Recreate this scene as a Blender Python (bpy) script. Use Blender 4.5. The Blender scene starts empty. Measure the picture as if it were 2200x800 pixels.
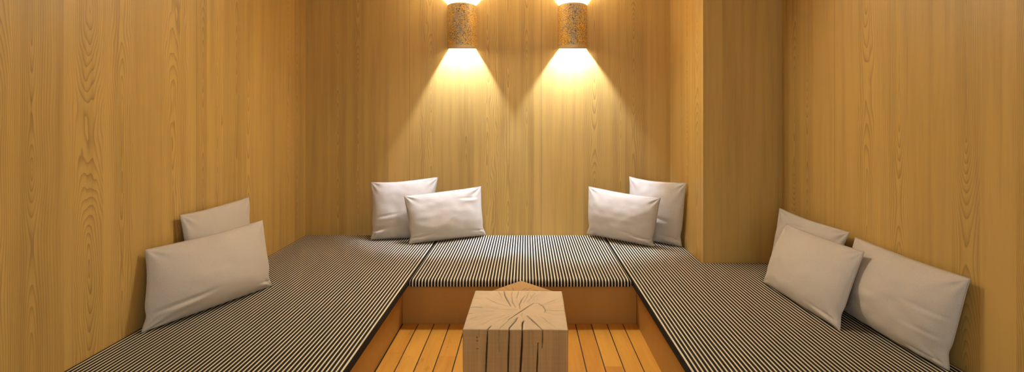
import bpy, bmesh, math, random
import numpy as np
from mathutils import Vector, noise as mnoise

random.seed(7)
S = bpy.context.scene
COL = S.collection

# ------------------------------------------------------------------ dimensions (metres)
F = 1080.0                      # focal length in pixels of the 2200 px wide frame
EYE = 1.208                     # eye height above the sunken floor
SEAT = 0.258                    # top of the seat cushions
BASE = 0.218                    # top of the wooden bench under them
YB = 3.872                      # back wall
YP = 3.157                      # front face of the pillar
XL, XR, XP = -1.697, 1.608, 1.1115   # left wall, right wall, pillar side
YF = 2.855                      # front of the back bench
PL, PR = -0.703, 0.628          # inner faces of the side benches
YN = -0.7                       # near end of the room, behind the viewer
CEIL = 2.32

# ------------------------------------------------------------------ helpers
def link(o):
    COL.objects.link(o); return o

def mesh_obj(name, bm, mat, parent=None, smooth=False):
    me = bpy.data.meshes.new(name)
    bmesh.ops.recalc_face_normals(bm, faces=bm.faces[:])
    bm.to_mesh(me); bm.free()
    if smooth:
        for p in me.polygons: p.use_smooth = True
    if mat: me.materials.append(mat)
    o = link(bpy.data.objects.new(name, me))
    if parent: o.parent = parent
    return o

def empty(name, loc=(0, 0, 0)):
    o = link(bpy.data.objects.new(name, None))
    o.location = loc; o.empty_display_size = 0.1
    return o

def tag(o, label, cat, group=None):
    o['label'] = label; o['category'] = cat
    if group: o['group'] = group
    return o

def structure(o):
    o['kind'] = 'structure'; return o

def box(bm, x0, x1, y0, y1, z0, z1):
    r = bmesh.ops.create_cube(bm, size=1.0)
    for v in r['verts']:
        v.co.x = x0 + (v.co.x + .5) * (x1 - x0)
        v.co.y = y0 + (v.co.y + .5) * (y1 - y0)
        v.co.z = z0 + (v.co.z + .5) * (z1 - z0)
    return r['verts']

def lathe(bm, prof, seg=32, cx=0, cy=0):
    rings = []
    for r, z in prof:
        rings.append([bm.verts.new((cx + r * math.cos(2 * math.pi * k / seg), cy + r * math.sin(2 * math.pi * k / seg), z)) for k in range(seg)])
    for a, b in zip(rings, rings[1:]):
        for k in range(seg):
            bm.faces.new((a[k], a[(k + 1) % seg], b[(k + 1) % seg], b[k]))
    bm.faces.new(rings[0][::-1]); bm.faces.new(rings[-1])

def tube(bm, pts, rad, seg=6, closed=True):
    n = len(pts); rings = []
    for i, p in enumerate(pts):
        a = pts[(i - 1) % n] if closed or i else pts[0]
        b = pts[(i + 1) % n] if closed or i < n - 1 else pts[-1]
        t = (b - a)
        t = t.normalized() if t.length > 1e-9 else Vector((0, 0, 1))
        up = Vector((0, 0, 1)) if abs(t.z) < .8 else Vector((1, 0, 0))
        x = t.cross(up).normalized(); y = x.cross(t)
        rings.append([bm.verts.new(p + rad * (x * math.cos(2 * math.pi * k / seg) + y * math.sin(2 * math.pi * k / seg))) for k in range(seg)])
    m = n if closed else n - 1
    for i in range(m):
        a, b = rings[i], rings[(i + 1) % n]
        # pick the ring offset that twists least
        best = min(range(seg), key=lambda s: sum((a[k].co - b[(k + s) % seg].co).length for k in range(seg)))
        for k in range(seg):
            bm.faces.new((a[k], a[(k + 1) % seg], b[(k + 1 + best) % seg], b[(k + best) % seg]))

def srgb(r, g, b):
    f = lambda c: (c / 255 / 12.92) if c / 255 <= .04045 else ((c / 255 + .055) / 1.055) ** 2.4
    return (f(r), f(g), f(b), 1.0)

# ------------------------------------------------------------------ node maths
class E:
    nt = None
    def __init__(s, sock): s.s = sock
    @staticmethod
    def m(op, a, b=None, c=None, clamp=False):
        n = E.nt.nodes.new('ShaderNodeMath'); n.operation = op; n.use_clamp = clamp
        for i, v in enumerate((a, b, c)):
            if v is None: continue
            if isinstance(v, E): E.nt.links.new(v.s, n.inputs[i])
            else: n.inputs[i].default_value = v
        return E(n.outputs[0])
    def __add__(s, o): return E.m('ADD', s, o)
    __radd__ = __add__
    def __sub__(s, o): return E.m('SUBTRACT', s, o)
    def __rsub__(s, o): return E.m('SUBTRACT', o, s)
    def __mul__(s, o): return E.m('MULTIPLY', s, o)
    __rmul__ = __mul__
    def __truediv__(s, o): return E.m('DIVIDE', s, o)
    def floor(s): return E.m('FLOOR', s)
    def fract(s): return E.m('FRACT', s)
    def abs(s): return E.m('ABSOLUTE', s)
    def pow(s, p): return E.m('POWER', s, p)
    def sqrt(s): return E.m('SQRT', s)
    def gt(s, o): return E.m('GREATER_THAN', s, o)
    def lt(s, o): return E.m('LESS_THAN', s, o)
    def sat(s): return E.m('ADD', s, 0.0, clamp=True)

def smooth(x, a, b):
    n = E.nt.nodes.new('ShaderNodeMapRange'); n.interpolation_type = 'SMOOTHSTEP'
    E.nt.links.new(x.s, n.inputs[0])
    n.inputs[1].default_value = a; n.inputs[2].default_value = b
    return E(n.outputs[0])

def xyz(x, y, z=0.0):
    n = E.nt.nodes.new('ShaderNodeCombineXYZ')
    for i, v in enumerate((x, y, z)):
        if isinstance(v, E): E.nt.links.new(v.s, n.inputs[i])
        else: n.inputs[i].default_value = v
    return n.outputs[0]

def noise(vec=None, w=None, scale=1.0, detail=2.0, rough=.5, dist=0.0):
    n = E.nt.nodes.new('ShaderNodeTexNoise')
    n.noise_dimensions = '1D' if vec is None else '3D'
    if vec is not None: E.nt.links.new(vec, n.inputs['Vector'])
    else: E.nt.links.new(w.s, n.inputs['W'])
    n.inputs['Scale'].default_value = scale; n.inputs['Detail'].default_value = detail
    n.inputs['Roughness'].default_value = rough; n.inputs['Distortion'].default_value = dist
    return E(n.outputs[0])

def white(w):
    n = E.nt.nodes.new('ShaderNodeTexWhiteNoise'); n.noise_dimensions = '1D'
    E.nt.links.new(w.s, n.inputs['W'])
    s = E.nt.nodes.new('ShaderNodeSeparateColor'); E.nt.links.new(n.outputs['Color'], s.inputs[0])
    return E(s.outputs[0]), E(s.outputs[1]), E(s.outputs[2])

def mix(f, a, b, mode='MIX'):
    n = E.nt.nodes.new('ShaderNodeMix'); n.data_type = 'RGBA'; n.blend_type = mode
    if isinstance(f, E): E.nt.links.new(f.s, n.inputs[0])
    else: n.inputs[0].default_value = f
    for i, v in ((6, a), (7, b)):
        if hasattr(v, 'is_linked') or isinstance(v, bpy.types.NodeSocket): E.nt.links.new(v, n.inputs[i])
        elif isinstance(v, E): E.nt.links.new(v.s, n.inputs[i])
        else: n.inputs[i].default_value = v
    return n.outputs[2]

def bump(h, strength=.3, dist=.002):
    n = E.nt.nodes.new('ShaderNodeBump')
    n.inputs['Strength'].default_value = strength; n.inputs['Distance'].default_value = dist
    E.nt.links.new(h.s, n.inputs['Height'])
    return n.outputs[0]

def new_mat(name):
    m = bpy.data.materials.new(name); m.use_nodes = True
    E.nt = m.node_tree
    b = m.node_tree.nodes['Principled BSDF']
    return m, b

def coords():
    n = E.nt.nodes.new('ShaderNodeTexCoord'); s = E.nt.nodes.new('ShaderNodeSeparateXYZ')
    E.nt.links.new(n.outputs['Object'], s.inputs[0])
    return E(s.outputs[0]), E(s.outputs[1]), E(s.outputs[2]), n.outputs['Object']

def normal_abs():
    n = E.nt.nodes.new('ShaderNodeTexCoord'); s = E.nt.nodes.new('ShaderNodeSeparateXYZ')
    E.nt.links.new(n.outputs['Normal'], s.inputs[0])
    return E(s.outputs[0]).abs(), E(s.outputs[1]).abs(), E(s.outputs[2]).abs()

def simple(name, col, rough=.6, metal=0.0, emit=None, strength=0.0):
    m, b = new_mat(name)
    b.inputs['Base Color'].default_value = col
    b.inputs['Roughness'].default_value = rough; b.inputs['Metallic'].default_value = metal
    if emit:
        b.inputs['Emission Color'].default_value = emit; b.inputs['Emission Strength'].default_value = strength
    return m

# ------------------------------------------------------------------ materials
def wood_veneer(name, seed=0.0, width=.165, light=(186, 140, 82), dark=(118, 76, 34), contrast=.82, seams=(), tint=.09, rough=.42):
    """Upright veneer strips: each strip is a plain- or quarter-sawn cut through wandering growth rings."""
    m, b = new_mat(name)
    x, y, z, ob = coords()
    nx, ny, nz = normal_abs()
    side = nx.gt(.5)
    u = x * (1.0 - side) + y * side + side * 7.3 + seed
    du = u + (noise(w=u * 2.6 + 3.1, detail=1) - .5) * .22
    s = du / width
    i, f = s.floor(), s.fract()
    r1, r2, r3 = white(i * 1.37 + seed)
    q1, q2, q3 = white(i * 2.11 + 40.0 + seed)
    ul = (f - .5) * width
    zz = z + r1 * 41.0
    plain = r3.gt(.42)
    off = (r2 - .5) * width * .5 + (1.0 - plain) * (.10 + .2 * r2)
    d = (noise(w=zz * .75, detail=1.0) - .5) * (.20 + .14 * q1)
    wob = (noise(xyz(u * 9.0, zz * 2.2, seed), detail=2) - .5) * (.018 + .05 * q3.gt(.72)) + (noise(xyz(u * 38.0, zz * 9.0, seed), detail=2) - .5) * .0035
    dx = ul - off
    r = (dx * dx + d * d * .8).sqrt() + wob
    g = r / (.0066 + .0045 * q2)
    fr = g.fract()
    line = fr.pow(3.2) * (1.0 - smooth(fr, .93, 1.0))
    amp = .35 + .65 * noise(xyz(u * 4.0, zz * 1.1, 9.0), detail=1)
    arch = 1.0 - smooth(dx.abs(), .045, .10) * .75
    fade = (.14 + .86 * plain) * amp * arch
    fib = noise(xyz(u * 320.0, zz * 5.0, seed), detail=2, rough=.6)
    pores = smooth(noise(xyz(u * 800.0, zz * 22.0, seed + 3), detail=1), .60, .74)
    broad = noise(xyz(u * 22.0, zz * .9, seed + 5), detail=3, rough=.55)
    # small knots
    v = E.nt.nodes.new('ShaderNodeTexVoronoi'); v.inputs['Scale'].default_value = 1.0
    E.nt.links.new(xyz(u * 3.4, z * 1.5, seed), v.inputs['Vector'])
    knot = (1.0 - smooth(E(v.outputs['Distance']), .008, .045)) * .6
    k = (line * fade * contrast * 1.0 + (fib - .5) * .36 * contrast + pores * .10 * contrast + (broad - .45) * .95 * contrast + knot).sat()
    c = mix(k, srgb(*light), srgb(*dark))
    t = (1.0 - tint) + tint * 1.7 * q3
    seam = None
    for su in seams:
        ln = 1.0 - smooth((x * (1.0 - side) + y * side - su).abs(), .0007, .0019)
        seam = ln if seam is None else E.m('MAXIMUM', seam, ln)
    if seam is not None: t = t * (1.0 - .6 * seam)
    c = mix(1.0, c, xyz(t, t, t), 'MULTIPLY')
    E.nt.links.new(c, b.inputs['Base Color'])
    b.inputs['Roughness'].default_value = rough
    b.inputs['Specular IOR Level'].default_value = .3
    E.nt.links.new(bump(1.0 - k, .12, .001), b.inputs['Normal'])
    return m

WALLC = dict(light=(204, 168, 94), dark=(112, 81, 36))
M_BACK = wood_veneer('veneer of the back wall', 1.7, seams=(-.896, .118), **WALLC)
M_LEFT = wood_veneer('veneer of the left wall', 12.3, seams=(2.59,), **WALLC)
M_RIGHT = wood_veneer('veneer of the right wall', 25.9, seams=(2.62,), **WALLC)
M_PILLAR = wood_veneer('veneer of the pillar', 33.4, **WALLC)
M_BENCH = wood_veneer('bench veneer', 51.2, width=.3, light=(184, 142, 74), dark=(124, 86, 36), contrast=.3, tint=.06)

# floorboards
def floor_wood():
    m, b = new_mat('varnished floorboards')
    x, y, z, ob = coords()
    a = E.nt.nodes.new('ShaderNodeAttribute'); a.attribute_name = 'board'
    t = E(a.outputs['Fac'])
    g = noise(xyz(x * 60.0, y * 3.5, t * 50.0), detail=4, rough=.6)
    g2 = noise(xyz(x * 14.0, y * 2.2, t * 31.0), detail=2, dist=.6)
    fl = smooth(noise(xyz(x * 34.0, y * 13.0, t * 17.0), detail=1), .68, .8)
    k = ((g - .5) * .5 + (g2 - .5) * .7 + fl * .35 + .3 + (t - .5) * .45).sat()
    c = mix(k, srgb(228, 172, 76), srgb(174, 110, 32))
    E.nt.links.new(c, b.inputs['Base Color'])
    b.inputs['Roughness'].default_value = .34
    b.inputs['Specular IOR Level'].default_value = .35
    return m
M_FLOOR = floor_wood()
M_GAP = simple('dark caulk between the boards', srgb(40, 26, 14), .7)

# striped ticking
PITCH = .017845
def ticking():
    m, b = new_mat('striped ticking')
    x, y, z, ob = coords()
    w = (noise(xyz(x * 3.0, y * 3.0, 0.0), detail=1) - .5) * .0015
    s = ((x + w) / PITCH + 50.293).fract()
    e = (s - .5).abs()
    k = 1.0 - smooth(e, .155, .215)
    weave = noise(xyz(x * 900.0, y * 420.0, z * 900.0), detail=1)
    c = mix(k, srgb(27, 24, 18), srgb(226, 213, 184))
    v = .8 + .4 * weave
    c = mix(1.0, c, xyz(v, v, v), 'MULTIPLY')
    E.nt.links.new(c, b.inputs['Base Color'])
    b.inputs['Roughness'].default_value = .85
    b.inputs['Specular IOR Level'].default_value = .2
    E.nt.links.new(bump(weave, .25, .0008), b.inputs['Normal'])
    return m
M_TICK = ticking()

def linen():
    m, b = new_mat('cream woven pillow fabric')
    x, y, z, ob = coords()
    a = noise(xyz(x * 1500.0, y * 1500.0, z * 260.0), detail=0)
    c2 = noise(xyz(x * 260.0, y * 260.0, z * 1500.0), detail=0)
    k = (a * .5 + c2 * .5)
    c = mix(smooth(k, .3, .7), srgb(195, 186, 172), srgb(210, 202, 189))
    E.nt.links.new(c, b.inputs['Base Color'])
    b.inputs['Roughness'].default_value = .9
    b.inputs['Specular IOR Level'].default_value = .15
    b.inputs['Sheen Weight'].default_value = .1
    E.nt.links.new(bump(k, .2, .0006), b.inputs['Normal'])
    return m
M_LINEN = linen()
M_SEAM = simple('pillow seam thread', srgb(188, 175, 158), .9)

def log_wood(name, pith, light, dark):
    m, b = new_mat(name)
    x, y, z, ob = coords()
    nx, ny, nz = normal_abs()
    top = nz.gt(.6)
    dx, dy = x - pith[0], y - pith[1]
    r = (dx * dx + dy * dy).sqrt() + (noise(xyz(x * 9.0, y * 9.0, 0.0), detail=2) - .5) * .016
    ring = (r / .0042).fract().pow(2.0)
    ang = E.m('ARCTAN2', dy, dx)
    ray = noise(xyz(ang * 16.0, r * 3.0, 1.0), detail=3, rough=.65)
    blot = noise(xyz(x * 11.0, y * 11.0, 4.0), detail=2)
    ktop = (ring * .16 + (ray - .5) * .5 + (blot - .45) * .7).sat()
    u = x + y
    fib = noise(xyz(u * 130.0, z * 2.2, 2.0), detail=4, rough=.62)
    saw = noise(xyz(u * 5.0, z * 130.0, 7.0), detail=1)
    st = noise(xyz(u * 22.0, z * .8, 5.0), detail=2)
    kside = ((fib - .5) * .8 + (st - .5) * .7 + (saw - .5) * .22 + .35).sat()
    ctop = mix(ktop, srgb(*light), srgb(*[int(c * .74) for c in light]))
    cside = mix(kside, srgb(*dark), srgb(*[int(c * .66) for c in dark]))
    c = mix(top, cside, ctop)
    a = E.nt.nodes.new('ShaderNodeAttribute'); a.attribute_name = 'crack'
    c = mix(E(a.outputs['Fac']).sat(), c, srgb(38, 22, 9))
    E.nt.links.new(c, b.inputs['Base Color'])
    b.inputs['Roughness'].default_value = .72
    b.inputs['Specular IOR Level'].default_value = .2
    E.nt.links.new(bump(1.0 - (ktop * top + kside * (1.0 - top)), .25, .0015), b.inputs['Normal'])
    return m

def shade_mat(name, seed):
    m, b = new_mat(name)
    x, y, z, ob = coords()
    n = E.nt.nodes.new('ShaderNodeTexCoord')
    v = E.nt.nodes.new('ShaderNodeTexVoronoi'); v.feature = 'F1'; v.inputs['Scale'].default_value = 270.0
    wv = noise(ob, scale=60.0, detail=2)
    E.nt.links.new(xyz(x * 1.0 + wv * .02 + seed, y * 1.0 + wv * .012, z * 1.0 - wv * .016), v.inputs['Vector'])
    s = E.nt.nodes.new('ShaderNodeSeparateColor'); E.nt.links.new(v.outputs['Color'], s.inputs[0])
    c1, c2 = E(s.outputs[0]), E(s.outputs[1])
    big = noise(xyz(x * 1.0 + seed, y, z * 1.0), scale=13.0, detail=2)
    # flakes: gold against grey, with some black ones
    gold = smooth(c1 * .5 + big * 1.0 + E.m('ABSOLUTE', x) * 3.4, .78, 1.0)  # more gold towards the sides paints in reflections of the warm walls
    fl = mix(gold, srgb(184, 174, 152), srgb(252, 208, 84))
    fl = mix(smooth(c2, .50, .72) * .62, fl, srgb(120, 86, 44))
    fl = mix(c2.gt(.86), fl, srgb(70, 54, 36))
    fl = mix(c2.lt(.18), fl, srgb(240, 196, 110))
    band = smooth(z.abs(), .146, .160) * .85
    c = mix(band, fl, srgb(222, 192, 140))
    E.nt.links.new(c, b.inputs['Base Color'])
    E.nt.links.new((.25 * (1.0 - band)).s, b.inputs['Metallic'])
    b.inputs['Roughness'].default_value = .38
    E.nt.links.new(bump(c1 + wv * .6, .6, .004), b.inputs['Normal'])
    return m

M_CEIL = simple('ceiling paint', srgb(232, 210, 176), .8)
M_INNER = simple('white enamel', srgb(250, 244, 230), .5)
M_METAL = simple('brass plate', srgb(176, 140, 84), .35, 1.0)
BULB_POWER = 11000.0; UP_POWER = 60000.0
M_BULB = simple('lit bulb glass', srgb(255, 240, 214), .4, 0.0, (.92, 1.03, 1.36, 1.0), BULB_POWER)
M_BULB_UP = simple('lit bulb glass of the uplight', srgb(255, 240, 214), .4, 0.0, (.92, 1.03, 1.36, 1.0), UP_POWER)

# ------------------------------------------------------------------ room shell
def slab(name, x0, x1, y0, y1, z0, z1, mat):
    bm = bmesh.new(); box(bm, x0, x1, y0, y1, z0, z1)
    return structure(mesh_obj(name, bm, mat))

T = .06
slab('wall_back', XL - T, XP + T * 0, YB, YB + T, 0, CEIL, M_BACK)
slab('wall_left', XL - T, XL, YN, YB, 0, CEIL, M_LEFT)
slab('wall_right', XR, XR + T, YN, YP, 0, CEIL, M_RIGHT)
bm = bmesh.new(); vs = box(bm, XP, XR + T, YP, YB + T, 0, CEIL)
ed = [e for e in bm.edges if all(abs(v.co.x - XP) < 1e-4 and abs(v.co.y - YP) < 1e-4 for v in e.verts)]
bmesh.ops.bevel(bm, geom=ed, offset=.002, segments=2, affect='EDGES', profile=.5)
structure(mesh_obj('wall_pillar', bm, M_PILLAR))
slab('ceiling', XL - T, XR + T, YN, YB + T, CEIL, CEIL + T, M_CEIL)

# floor: boards laid away from the viewer, with dark caulked joints
bm = bmesh.new()
lay = bm.loops.layers.float_color.new('board')
box(bm, XL - T, XR + T, YN, YB, -.05, -.006)
for f in bm.faces: f.material_index = 1
P0, BW, GAP = -.6114, .0893, .0060
edges = [P0 + BW * k for k in range(-1, 16)]
rr = random.Random(3)
joints = {0: [2.51, 1.4], 3: [2.48, 1.1], 12: [2.38, 1.2], 1: [1.9], 2: [2.05], 10: [1.75], 11: [1.55]}
for k, (a, b) in enumerate(zip(edges, edges[1:])):
    x0, x1 = max(a, PL) + (GAP / 2 if a > PL else 0), min(b, PR + .004) - (GAP / 2 if b < PR else 0)
    if x1 - x0 < .004: continue
    cuts = [YF + .02] + joints.get(k, [rr.uniform(1.2, 2.2)]) + [YN]
    for y1, y0 in zip(cuts, cuts[1:]):
        vs = box(bm, x0, x1, y0 + .0004, y1 - .0004, -.006, 0)
        tv = rr.random()
        for f in {f for v in vs for f in v.link_faces}:
            for l in f.loops: l[lay] = (tv, tv, tv, 1)
o = structure(mesh_obj('floor', bm, M_FLOOR)); o.data.materials.append(M_GAP)

# ------------------------------------------------------------------ built-in bench under the cushions
bench = tag(empty('built_in_bench', (0, 2.8, 0)), 'low U-shaped wooden bench built in against three walls, under the striped cushions', 'bench')
def part(name, x0, x1, y0, y1, z0, z1, mat, bev=.0015):
    bm = bmesh.new(); box(bm, x0, x1, y0, y1, z0, z1)
    bmesh.ops.bevel(bm, geom=bm.edges[:], offset=bev, segments=1, affect='EDGES')
    o = mesh_obj(name, bm, mat, bench)
    o.matrix_parent_inverse = bench.matrix_world.inverted()
    o.location = -Vector(bench.location); o.matrix_parent_inverse.identity()
    return o
PT = .022
part('front_panel', PL - PT, PL, YN, YF + PT, .0, BASE - .012, M_BENCH)
part('front_panel', PR, PR + PT, YN, YF + PT, .0, BASE - .012, M_BENCH)
part('front_panel', PL + .0005, PR - .0005, YF, YF + PT, .0, BASE - .012, M_BENCH)
bm = bmesh.new()
g = .002
poly = [(XL + g, YN), (PL, YN), (PL, YF), (PR, YF), (PR, YN), (XR - g, YN), (XR - g, YP - g), (XP - g, YP - g), (XP - g, YB - g), (XL + g, YB - g)]
f = bm.faces.new([bm.verts.new((x, y, BASE - .012)) for x, y in poly])
r = bmesh.ops.extrude_face_region(bm, geom=[f])
for v in [g for g in r['geom'] if isinstance(g, bmesh.types.BMVert)]: v.co.z = BASE
o = mesh_obj('seat_board', bm, M_BENCH, bench); o.location = -Vector(bench.location)

# ------------------------------------------------------------------ seat cushions
def cushion(name, poly, label, rad=.026):
    bm = bmesh.new()
    f = bm.faces.new([bm.verts.new((x, y, BASE)) for x, y in poly])
    r = bmesh.ops.extrude_face_region(bm, geom=[f])
    top = [g for g in r['geom'] if isinstance(g, bmesh.types.BMVert)]
    for v in top: v.co.z = SEAT
    te = [e for e in bm.edges if all(abs(v.co.z - SEAT) < 1e-5 for v in e.verts)]
    ve = [e for e in bm.edges if abs(e.verts[0].co.z - e.verts[1].co.z) > .01
          and not all(abs(v.co.x - XP) < .005 and abs(v.co.y - YP) < .005 for v in e.verts)]   # the inner corner stays tight to the pillar
    bmesh.ops.bevel(bm, geom=te + ve, offset=rad, segments=6, affect='EDGES', profile=.5)
    be = [e for e in bm.edges if all(abs(v.co.z - BASE) < 1e-5 for v in e.verts)]
    bmesh.ops.bevel(bm, geom=be, offset=.007, segments=3, affect='EDGES', profile=.5)
    o = mesh_obj(name, bm, M_TICK, smooth=True)
    for p in o.data.polygons:
        if p.area > .3: p.use_smooth = False
    return tag(o, label, 'cushion', 'striped seat cushions')
G = .0015
SLX, SRX, SFY = -.664, .600, 2.832
cushion('seat_cushion', [(XL + .001, -.3), (SLX - G, -.3), (SLX - G, YB - .001), (XL + .001, YB - .001)],
        'long black and cream striped seat cushion along the left wall', .013)
cushion('seat_cushion', [(SLX + G, SFY), (SRX - G, SFY), (SRX - G, YB - .001), (SLX + G, YB - .001)],
        'black and cream striped seat cushion under the two wall lamps, between the side cushions', .021)
cushion('seat_cushion', [(SRX + G, -.3), (XR - .001, -.3), (XR - .001, YP - .001), (XP - .001, YP - .001), (XP - .001, YB - .001), (SRX + G, YB - .001)],
        'L-shaped black and cream striped seat cushion wrapping the pillar on the right', .013)

# ------------------------------------------------------------------ pillows
def ray_x(px, py, X):           # point on pixel column/row at a given sideways distance
    Y = X * F / (px - 1130.0)
    return Vector((X, Y, EYE - (py - 240.0) / F * Y))
def ray_y(px, py, Y):
    return Vector(((px - 1130.0) / F * Y, Y, EYE - (py - 240.0) / F * Y))
def on_seat(px, py, h=0.0):
    Y = F * (EYE - SEAT - h) / (py - 240.0)
    return Vector(((px - 1130.0) / F * Y, Y, SEAT + h))

def pillow(tl, tr, br, bl, front, back, label, group, seed, pinch=.05, folds=(), slump=.25, n=72):
    """Knife-edge pillow stretched between its four sewn corners; folds: (u, v, du, dv, depth)."""
    c = (tl + tr + br + bl) / 4
    nrm = (tr - bl).cross(tl - br).normalized()
    if nrm.dot(Vector((0, 0, EYE)) - c) < 0: nrm = -nrm
    base = Vector((c.x, c.y, SEAT))
    root = tag(empty('throw_pillow', base), label, 'pillow', group)
    bm = bmesh.new()
    def surf(u, v, sgn):
        ue = u * (1 - pinch * (1 - abs(v) ** (2.2 if v > 0 else 5.0)) * (1 + .25 * math.sin(3 * v + seed)) - .03 * math.exp(-((v + .66) / .17) ** 2) * abs(u) ** 3)
        ve = v * (1 - pinch * 1.1 * (1 - u * u) * (1 + .25 * math.sin(2.5 * u + seed * 2)))
        if v < 0: ve = v * (1 - pinch * .25 * (1 - u * u))
        a, b = (ue + 1) / 2, (ve + 1) / 2
        p = (bl * (1 - a) + br * a) * (1 - b) + (tl * (1 - a) + tr * a) * b
        e = max(0.0, (1 - u * u)) ** .47 * max(0.0, (1 - v * v)) ** .5
        t = (front if sgn > 0 else back) * e * (1 - slump * v)
        q = Vector((u * 1.3 + seed * 7, v * 1.3, sgn * 3 + seed))
        t += .011 * e ** .7 * mnoise.noise(q) + .004 * e ** .5 * mnoise.noise(q * 3.1)
        # little gathers running out of the sewn edges and corners
        for cu in (-1, 1):
            for cv in (-1, 1):
                d = math.hypot((u - cu) * 1.2, v - cv); an = math.atan2(v - cv, (u - cu) * 1.2)
                t += .0058 * math.sin(an * 9 + seed * 3 + cu) * math.exp(-(d / .36) ** 2) * min(1, d * 5) * min(1, e * 4)
        edge = 1 - abs(v)
        t += .0022 * math.sin(u * 17 + seed) * math.exp(-(edge / .2) ** 2) * min(1, e * 5)
        if sgn > 0:
            for fu, fv, du, dv, dep in folds:
                # slanted crease: sharp on one side, soft on the other
                w = (v - fv - .14 * (u - fu) * (1 if fu < 0 else -1))
                s = math.exp(-((u - fu) / du) ** 2)
                k = -math.exp(-(w / (dv * .55)) ** 2) + .75 * math.exp(-((w + dv * 1.3) / dv) ** 2)
                t += dep * k * s * min(1, e * 3)
        if e > 0: t = max(t, .0015)
        p = p + nrm * (sgn * t)
        p.z = max(p.z, SEAT + .0025)
        p.x = min(max(p.x, XL + .002), XR - .002)
        p.y = min(p.y, YB - .002)
        if p.x > XP - .002 and p.y > YP - .002 and p.y < YB:
            if c.x < XP: p.x = XP - .002
            else: p.y = min(p.y, YP - .002)
        return p - base
    us = [math.sin((-1 + 2 * i / n) * math.pi / 2) * .55 + (-1 + 2 * i / n) * .45 for i in range(n + 1)]
    grids = {}
    for sgn in (1, -1):
        for i, u in enumerate(us):
            for j, v in enumerate(us):
                if sgn < 0 and (i in (0, n) or j in (0, n)):
                    grids[sgn, i, j] = grids[1, i, j]
                else:
                    grids[sgn, i, j] = bm.verts.new(surf(u, v, sgn))
        for i in range(n):
            for j in range(n):
                q = [grids[sgn, i, j], grids[sgn, i + 1, j], grids[sgn, i + 1, j + 1], grids[sgn, i, j + 1]]
                bm.faces.new(q if sgn > 0 else q[::-1])
    loop = [(i, 0) for i in range(n)] + [(n, j) for j in range(n)] + [(i, n) for i in range(n, 0, -1)] + [(0, j) for j in range(n, 0, -1)]
    pts = [grids[1, i, j].co.copy() for i, j in loop]
    mesh_obj('cover', bm, M_LINEN, root, smooth=True)
    for p in pts: p.z = max(p.z, .0028)
    bm = bmesh.new(); tube(bm, pts, .0024, 6, True)
    mesh_obj('seam', bm, M_SEAM, root, smooth=True)
    return root

GL, GB, GR = 'pillows by the left wall', 'pillows against the back wall', 'pillows by the right wall'
# back wall, left pair
pillow(ray_y(797, 392, 3.835), ray_y(941, 381, 3.85), Vector((-.70, 3.80, SEAT)), on_seat(796, 516), .085, .045,
       'square cream pillow leaning on the back wall, half behind the left oblong one', GB, 1.3,
       folds=((-.82, -.66, .28, .09, .02), (-.45, -.2, .3, .07, .005)))
pillow(ray_y(868, 421, 3.665), ray_y(1033, 401, 3.845), ray_y(1044, 505, 3.84), on_seat(879, 525), .085, .05,
       'oblong cream pillow below the left lamp, in front of a square pillow', GB, 2.1, pinch=.04,
       folds=((-.85, -.74, .22, .07, .015), (.85, -.75, .2, .06, .006), (.6, .62, .2, .07, .005)))
# back wall, right pair
pillow(ray_y(1264, 401, 3.845), ray_y(1419, 426, 3.49), on_seat(1405, 531), ray_y(1261, 502, 3.84), .085, .03,
       'oblong cream pillow below the right lamp, in front of a square pillow', GB, 3.7, pinch=.04,
       folds=((.75, -.66, .26, .07, .019), (.4, -.55, .2, .06, .004)))
pillow(ray_y(1352, 380, 3.845), ray_x(1475, 394, 1.098), on_seat(1465, 531), Vector((.775, 3.815, SEAT)), .06, .05,
       'square cream pillow leaning into the corner beside the pillar', GB, 4.4,
       folds=((.8, -.76, .3, .07, .017), (.1, -.15, .4, .1, .008)))
# left wall pair
pillow(ray_x(387, 463, -1.672), ray_x(535, 424, -1.655), Vector((-1.60, 2.90, SEAT)), Vector((-1.625, 2.45, SEAT)), .075, .03,
       'square cream pillow against the left wall, behind the oblong pillow', GL, 5.2, pinch=.035)
pillow(ray_x(313, 538, -1.675), ray_x(564, 474, -1.475), on_seat(584, 615), on_seat(304, 716), .10, .045,
       'oblong cream pillow standing in front on the left cushion', GL, 6.9, pinch=.035,
       folds=((-.62, -.55, .3, .08, .012), (.9, -.8, .2, .06, .006)))
# right wall three
pillow(ray_x(1675, 448, 1.515), ray_x(1824, 500, 1.575), Vector((1.49, 2.50, SEAT)), on_seat(1650, 586), .042, .035,
       'cream pillow against the right wall beside the pillar, mostly hidden by another pillow', GR, 7.5, pinch=.04,
       folds=((-.2, .7, .25, .08, .007),))
pillow(ray_x(1690, 482, 1.455), ray_x(1856, 542, 1.495), on_seat(1804, 710), on_seat(1640, 606), .085, .033,
       'oblong cream pillow tilted back on the right cushion, frontmost of the overlapping right pair', GR, 8.8, pinch=.03,
       folds=((.8, -.82, .25, .06, .009),))
pillow(ray_x(1837, 511, 1.58), ray_x(2084, 600, 1.58), on_seat(2039, 798), on_seat(1812, 668), .095, .035,
       'large oblong cream pillow on its own nearest the viewer by the right wall', GR, 9.6, pinch=.03,
       folds=((.85, -.86, .25, .05, .008), (.8, -.35, .25, .06, .003), (.8, .1, .3, .06, .003)))

# ------------------------------------------------------------------ timber blocks
def zp(zx, zy, h):              # point of the close-up view -> stool-top plane at depth h below the eye
    px, py = 940 + zx * .26253, 590 + zy * .2625
    Y = F * h / (py - 240.0)
    return ((px - 1130.0) / F * Y, Y)

def seg_dist(P, a, b):
    ab = b - a; t = np.clip(((P - a) @ ab) / max(ab @ ab, 1e-9), 0, 1)
    return np.linalg.norm(P - (a + t[:, None] * ab), axis=1), t

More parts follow.
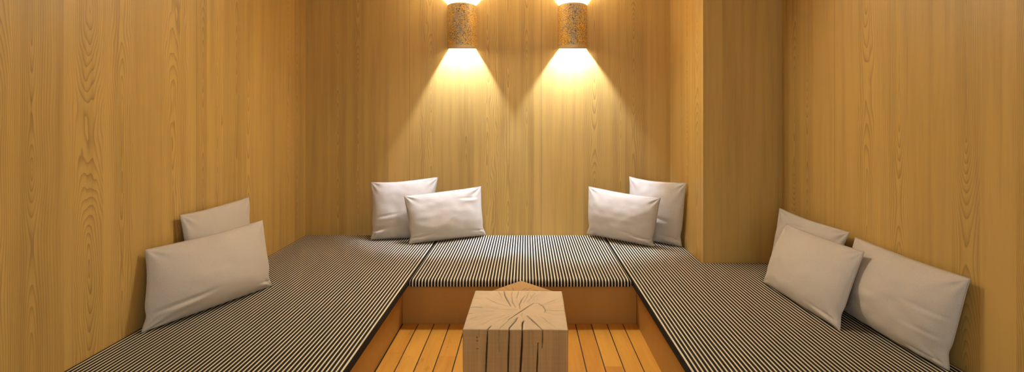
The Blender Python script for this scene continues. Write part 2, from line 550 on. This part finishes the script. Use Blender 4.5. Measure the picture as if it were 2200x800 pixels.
def block(name, label, centre, ang, w, d, h, mat, top_cracks, side_cracks, step, rnd):
    """Sawn timber block; cracks are real grooves. Local x across, y away, z up; side cracks: (face, [(s, z)], width, depth)."""
    root = bpy.data.objects.new(name, None)
    hw, hd = w / 2, d / 2
    verts, faces, crack = [], [], []
    bev = .005
    def patch(fn, na, nb, cracks, lim):
        base = len(verts)
        A, B = np.meshgrid(np.linspace(0, 1, na + 1), np.linspace(0, 1, nb + 1), indexing='ij')
        P = np.stack([A.ravel() * lim[0], B.ravel() * lim[1]], 1)
        dep = np.zeros(len(P)); cr = np.zeros(len(P))
        for pts, cw, cd in cracks:
            m = len(pts)
            L = 0
            for i in range(m - 1):
                a, b = np.array(pts[i]), np.array(pts[i + 1])
                dd, t = seg_dist(P, a, b)
                s = (i + t) / (m - 1)
                wl = cw * (.35 + .65 * np.sin(np.clip(s, .06, .94) * np.pi) ** .6)
                kk = np.clip(1 - dd / wl, 0, 1) ** .7
                dep = np.maximum(dep, kk * cd); cr = np.maximum(cr, np.clip(kk * 1.4, 0, 1) * min(1, cd / .0075))
        for (a, b), dz, c in zip(P, dep, cr):
            verts.append(fn(a, b, dz)); crack.append(float(c))
        for i in range(na):
            for j in range(nb):
                k = base + i * (nb + 1) + j
                faces.append((k, k + nb + 1, k + nb + 2, k + 1))
    def rnd_edge(x, y, z):      # softly worn edges and a slightly wavy sawn surface
        qx, qy, qz = max(abs(x) - (hw - bev), 0), max(abs(y) - (hd - bev), 0), max(z - (h - bev), 0)
        L = math.sqrt(qx * qx + qy * qy + qz * qz)
        if L > bev:
            k = bev / L
            x = math.copysign(hw - bev + qx * k, x) if qx else x
            y = math.copysign(hd - bev + qy * k, y) if qy else y
            z = h - bev + qz * k if qz else z
        wv = .0012 * mnoise.noise(Vector((x * 9, y * 9, z * 5 + rnd)))
        return (x + wv, y + wv, z + wv)
    nt = max(4, int(w / step)); nv = max(4, int(h / step)); nd = max(4, int(d / step))
    patch(lambda a, b, dz: tuple(np.add(rnd_edge(a - hw, b - hd, h), (0, 0, -dz))), nt, nd, top_cracks, (w, d))
    sides = {'front': (lambda a, b, dz: tuple(np.add(rnd_edge(a - hw, -hd, b), (0, dz, 0))), w),
             'right': (lambda a, b, dz: tuple(np.add(rnd_edge(hw, a - hd, b), (-dz, 0, 0))), d),
             'rear': (lambda a, b, dz: tuple(np.add(rnd_edge(hw - a, hd, b), (0, -dz, 0))), w),
             'left': (lambda a, b, dz: tuple(np.add(rnd_edge(-hw, hd - a, b), (dz, 0, 0))), d)}
    for k, (fn, wid) in sides.items():
        patch(fn, max(4, int(wid / step)), nv, [(p, cw, cd) for fc, p, cw, cd in side_cracks if fc == k], (wid, h))
    b0 = len(verts)
    for x, y in ((-hw, -hd), (hw, -hd), (hw, hd), (-hw, hd)): verts.append((x, y, 0)); crack.append(0.0)
    faces.append((b0 + 3, b0 + 2, b0 + 1, b0))
    me = bpy.data.meshes.new(name); me.from_pydata(verts, [], faces)
    at = me.attributes.new('crack', 'FLOAT', 'POINT'); at.data.foreach_set('value', crack)
    me.materials.append(mat)
    bm = bmesh.new(); bm.from_mesh(me)
    bmesh.ops.remove_doubles(bm, verts=bm.verts[:], dist=.0001)
    bmesh.ops.recalc_face_normals(bm, faces=bm.faces[:])
    for fc in bm.faces: fc.smooth = True
    bm.to_mesh(me); bm.free()
    o = link(bpy.data.objects.new(name, me))
    o.location = (centre[0], centre[1], 0); o.rotation_euler.z = ang
    return tag(o, label, 'stool', 'timber blocks on the floor')

HS = .75                        # front block: top below the eye
fl, fr_ = Vector(zp(203, 449, HS)), Vector(zp(1063, 456, HS))
rl, rr_ = Vector(zp(309, 131, HS)), Vector(zp(1026, 134, HS))
cen = (fl + fr_ + rl + rr_) / 4
ax = ((fr_ - fl) + (rr_ - rl)).normalized()
ang = math.atan2(ax.y, ax.x)
SW = ((fr_ - fl).length + (rr_ - rl).length) / 2
SD = ((rl - fl).length + (rr_ - fr_).length) / 2
SH = EYE - HS
def loc(zx, zy):                # close-up point -> coordinates on the block's top, origin at its front left corner
    p = Vector(zp(zx, zy, HS)) - cen
    c, s = math.cos(-ang), math.sin(-ang)
    return (p.x * c - p.y * s + SW / 2, p.x * s + p.y * c + SD / 2)
def fac(zx, zy):                # close-up point on the front face -> (along, up)
    a = (zx - 203) / (1063 - 203) * SW
    t = SH - (zy - 452) * .2625 / F * (fl.y)
    return (a, max(.0, t))
TC = [([(580, 372), (640, 330), (690, 298), (740, 265), (790, 235)], .0026, .007),
      ([(790, 235), (830, 238), (865, 260), (885, 290), (878, 308)], .0024, .005),
      ([(545, 135), (552, 165), (575, 215), (600, 262)], .0026, .006),
      ([(675, 285), (668, 250), (685, 215), (715, 175)], .0022, .005),
      ([(610, 180), (612, 230), (640, 272)], .0018, .004),
      ([(655, 352), (635, 385), (590, 435), (584, 452)], .0026, .007),
      ([(708, 378), (695, 395), (690, 454)], .0034, .010),
      ([(733, 338), (780, 380), (852, 452)], .0026, .007),
      ([(258, 270), (310, 268), (372, 270)], .0022, .005),
      ([(885, 295), (960, 296), (1046, 299)], .0022, .005),
      ([(240, 322), (285, 320)], .0022, .005),
      ([(438, 422), (408, 452)], .0026, .007),
      ([(585, 374), (520, 430), (504, 451)], .0016, .004),
      ([(390, 190), (480, 235), (590, 266)], .0015, .003),
      ([(230, 378), (320, 350)], .0015, .003), ([(355, 418), (440, 368)], .0015, .003),
      ([(662, 140), (648, 200)], .0016, .0035), ([(748, 140), (730, 190), (700, 235)], .0015, .003),
      ([(800, 150), (750, 212)], .0014, .003), ([(978, 205), (880, 242)], .0014, .003),
      ([(850, 345), (960, 432)], .0014, .003), ([(300, 195), (350, 200)], .0013, .003),
      ([(500, 140), (530, 190)], .0015, .003), ([(455, 285), (650, 290)], .0013, .0025),
      ([(690, 310), (688, 352)], .0015, .003), ([(610, 140), (608, 178)], .0014, .003)]
rk = random.Random(11)
for k in range(46):
    a = rk.uniform(0, 2 * math.pi); r0 = rk.uniform(.05, .13); r1 = r0 + rk.uniform(.02, .06)
    cx, cy = loc(690, 295)
    p = [(cx + r * math.cos(a + .05 * math.sin(r * 60 + k)), cy + r * math.sin(a + .05 * math.sin(r * 60 + k))) for r in (r0, (r0 + r1) / 2, r1)]
    TC.append((p, .0013, .0016))
top_c = [([loc(*q) if q[0] > 5 else q for q in p], w_, d_) for p, w_, d_ in TC]
FC = [([(408, 452), (404, 540), (398, 640), (392, 760), (386, 1000)], .0030, .009),
      ([(584, 452), (580, 560), (575, 680), (572, 800), (570, 1050)], .0030, .009),
      ([(690, 452), (686, 560), (679, 680), (672, 800), (664, 1100)], .0040, .012),
      ([(852, 452), (853, 520), (848, 605)], .0024, .006),
      ([(816, 565), (812, 680), (806, 800), (800, 1000)], .0028, .008),
      ([(502, 452), (498, 540), (502, 640)], .0013, .003),
      ([(338, 452), (336, 520)], .0013, .0025), ([(890, 700), (893, 800)], .0012, .002),
      ([(319, 518), (322, 520)], .0036, .006), ([(321, 546), (324, 550)], .0034, .006), ([(318, 614), (330, 616)], .0028, .004)]
side_c = [('front', [fac(*q) for q in p], w_, d_) for p, w_, d_ in FC]
side_c += [('right', [(.09, SH), (.092, SH * .5), (.088, .1)], .0026, .008), ('left', [(.2, SH), (.198, SH * .6), (.203, .15)], .0026, .008),
           ('left', [(.09, SH), (.093, SH * .4)], .002, .006), ('right', [(.24, SH), (.238, SH * .45)], .002, .006)]
px0, py0 = loc(690, 295)
M_LOG = log_wood('sawn timber of the front block', (px0 - SW / 2, py0 - SD / 2), (216, 192, 156), (190, 150, 96))
block('timber_stool', 'square sawn timber block stool with cracked end grain, in front of the corner-on block', cen, ang, SW, SD, SH, M_LOG,
      top_c, side_c, .0021, 1.0)

HS2 = .862                      # second block stands corner-on behind the first
apex = Vector(((1119.8 - 1130) / 363 * HS2, F * HS2 / 363.0))
S2 = .285
a2 = math.radians(45.5)
# its far corner is the visible one
dirs = (Vector((math.cos(a2), math.sin(a2))), Vector((-math.sin(a2), math.cos(a2))))
c2 = apex - (dirs[0] + dirs[1]) * (S2 / 2)
M_LOG2 = log_wood('sawn timber of the rear block', (-.02, .01), (176, 138, 88), (170, 126, 72))
rk2 = random.Random(5); tc2 = []
for k in range(26):
    a = rk2.uniform(0, 2 * math.pi); r0 = rk2.uniform(.0, .08); r1 = r0 + rk2.uniform(.03, .09)
    tc2.append(([(S2 / 2 - .02 + r * math.cos(a), S2 / 2 + .01 + r * math.sin(a)) for r in (r0, (r0 + r1) / 2, r1)], .0018, .004))
block('timber_stool', 'lower timber block turned corner-on behind the front block, only a triangle of its top showing', c2, a2, S2, S2, EYE - HS2, M_LOG2,
      tc2, [('right', [(.1, .3), (.102, .1)], .0026, .008), ('rear', [(.15, .34), (.152, .12)], .0026, .008)], .004, 2.0)

# ------------------------------------------------------------------ wall sconces
SO = .002                       # the shade stands this far off the wall
BD = -.075                      # bulbs this far off the wall
R, SHH = .112, .166             # shade radius and half height
def sconce(px, label, seed, bulbs, zd):
    X = (px - 1130.0) / F * (YB - .05); Z = EYE + (240 - 54.0) / F * (YB - .1)
    root = tag(empty('wall_sconce', (X, YB, Z)), label, 'lamp', 'wall lamps')
    # shade: a half-round shell, open above and below, with soft rims
    bm = bmesh.new()
    th = .007
    prof = []
    for k in range(7):          # rim cross-section, outer bottom -> outer top -> inner top -> inner bottom
        pass
    rb = .010
    outer = [(R - rb + rb * math.sin(t), -SHH + rb - rb * math.cos(t)) for t in [i * math.pi / 12 for i in range(7)]]
    outer += [(R - rb + rb * math.cos(t), SHH - rb + rb * math.sin(t)) for t in [i * math.pi / 12 for i in range(7)]]
    inner = [(R - rb - .001, SHH - .003), (R - th - .003, SHH - .012), (R - th - .003, -SHH + .012), (R - rb - .001, -SHH + .003)]
    sec = outer + inner
    seg = 48; rings = []
    for k in range(seg + 1):
        a = math.pi + math.pi * k / seg     # half circle on the room side
        ca, sa = math.cos(a), math.sin(a)
        # slightly flattened half-round, squared off where it meets the wall
        rings.append([bm.verts.new((r * ca, -SO + r * sa * 1.3, z + (.016 * sa if z < -.1 else 0))) for r, z in sec])
    m = len(sec)
    for a, b in zip(rings, rings[1:]):
        for j in range(m):
            f = bm.faces.new((a[j], b[j], b[(j + 1) % m], a[(j + 1) % m]))
            f.material_index = 1 if j >= len(outer) - 1 else 0
    bm.faces.new(rings[0]); bm.faces.new(rings[-1][::-1])
    sh = mesh_obj('shade', bm, shade_mat('speckled gold and grey shade', seed), root, smooth=True)
    sh.data.materials.append(M_INNER)
    bm = bmesh.new(); box(bm, -.1065, .1065, -SO - .004, -.0005, -.058, .058)
    bmesh.ops.bevel(bm, geom=bm.edges[:], offset=.003, segments=2, affect='EDGES')
    mesh_obj('mounting_box', bm, M_INNER, root)
    bm = bmesh.new()                        # unseen baffle added to keep the uplight out of the downward beam
    arc = [(.101 * math.cos(math.pi + math.pi * k / 24), -SO + .101 * 1.3 * math.sin(math.pi + math.pi * k / 24)) for k in range(25)]
    f = bm.faces.new([bm.verts.new((x, y, zd - .001)) for x, y in arc])
    for v in [g for g in bmesh.ops.extrude_face_region(bm, geom=[f])['geom'] if isinstance(g, bmesh.types.BMVert)]: v.co.z = zd + .001
    mesh_obj('added_baffle', bm, M_INNER, root)
    for bz in bulbs:        # small capsule lamps in holders off the plate
        dn = -1 if bz <= 0 else 1
        bm = bmesh.new(); lathe(bm, [(.008, bz - dn * .034), (.010, bz - dn * .032), (.010, bz - dn * .020), (.008, bz - dn * .017)], 20, 0, BD)
        box(bm, -.005, .005, BD, -SO - .003, bz - dn * .026 - .004, bz - dn * .026 + .004)
        holder = mesh_obj('lamp_holder', bm, M_METAL, root)
        bm = bmesh.new()
        prof = [(.004, bz - .0135)] + [(.013 * math.sin(t), bz - .014 * math.cos(t)) for t in [math.pi * (.15 + .1 * i) for i in range(8)]] + [(.004, bz + .0135)]
        lathe(bm, prof, 14, 0, BD)
        mesh_obj('bulb', bm, M_BULB if bz <= 0 else M_BULB_UP, holder, smooth=True)
    return root
sconce(991.5, 'speckled gold and grey half-round wall lamp, left one of the pair', 0.0, (-.012, .052), .0195)
sconce(1231.5, 'speckled gold and grey half-round wall lamp, right one, nearer the pillar', 3.3, (-.040, .036), -.002)

# ------------------------------------------------------------------ recessed ceiling light over the back bench, above the frame
al = bpy.data.lights.new('recessed_ceiling_light', 'AREA'); al.shape = 'RECTANGLE'
al.size = .55; al.size_y = .16; al.energy = 14.0; al.color = (1.0, .95, .82); al.spread = math.radians(150)
ao = link(bpy.data.objects.new('recessed_ceiling_light', al)); ao.location = (-.07, 3.28, CEIL - .05); ao.rotation_euler.x = math.radians(-30)

# ------------------------------------------------------------------ light that reaches the alcove from the open side
w = bpy.data.worlds.new('spa'); S.world = w; w.use_nodes = True
bg = w.node_tree.nodes['Background']
bg.inputs[0].default_value = (.92, .97, 1.0, 1.0); bg.inputs[1].default_value = 1.05

# ------------------------------------------------------------------ camera and colour
cam = bpy.data.cameras.new('camera')
cam.sensor_fit = 'HORIZONTAL'; cam.sensor_width = 36.0; cam.lens = F / 2200.0 * 36.0
cam.shift_x = -30.0 / 2200.0; cam.shift_y = -160.0 / 2200.0
cam.clip_start = .02
co = link(bpy.data.objects.new('camera', cam))
co.location = (0, 0, EYE); co.rotation_euler = (math.radians(90), 0, 0)
S.camera = co
S.view_settings.view_transform = 'Standard'; S.view_settings.look = 'None'
S.view_settings.gamma = 1.0; S.view_settings.use_curve_mapping = False
S.view_settings.exposure = 0.35
S.cycles.max_bounces = 12; S.cycles.diffuse_bounces = 6
S.cycles.use_denoising = True
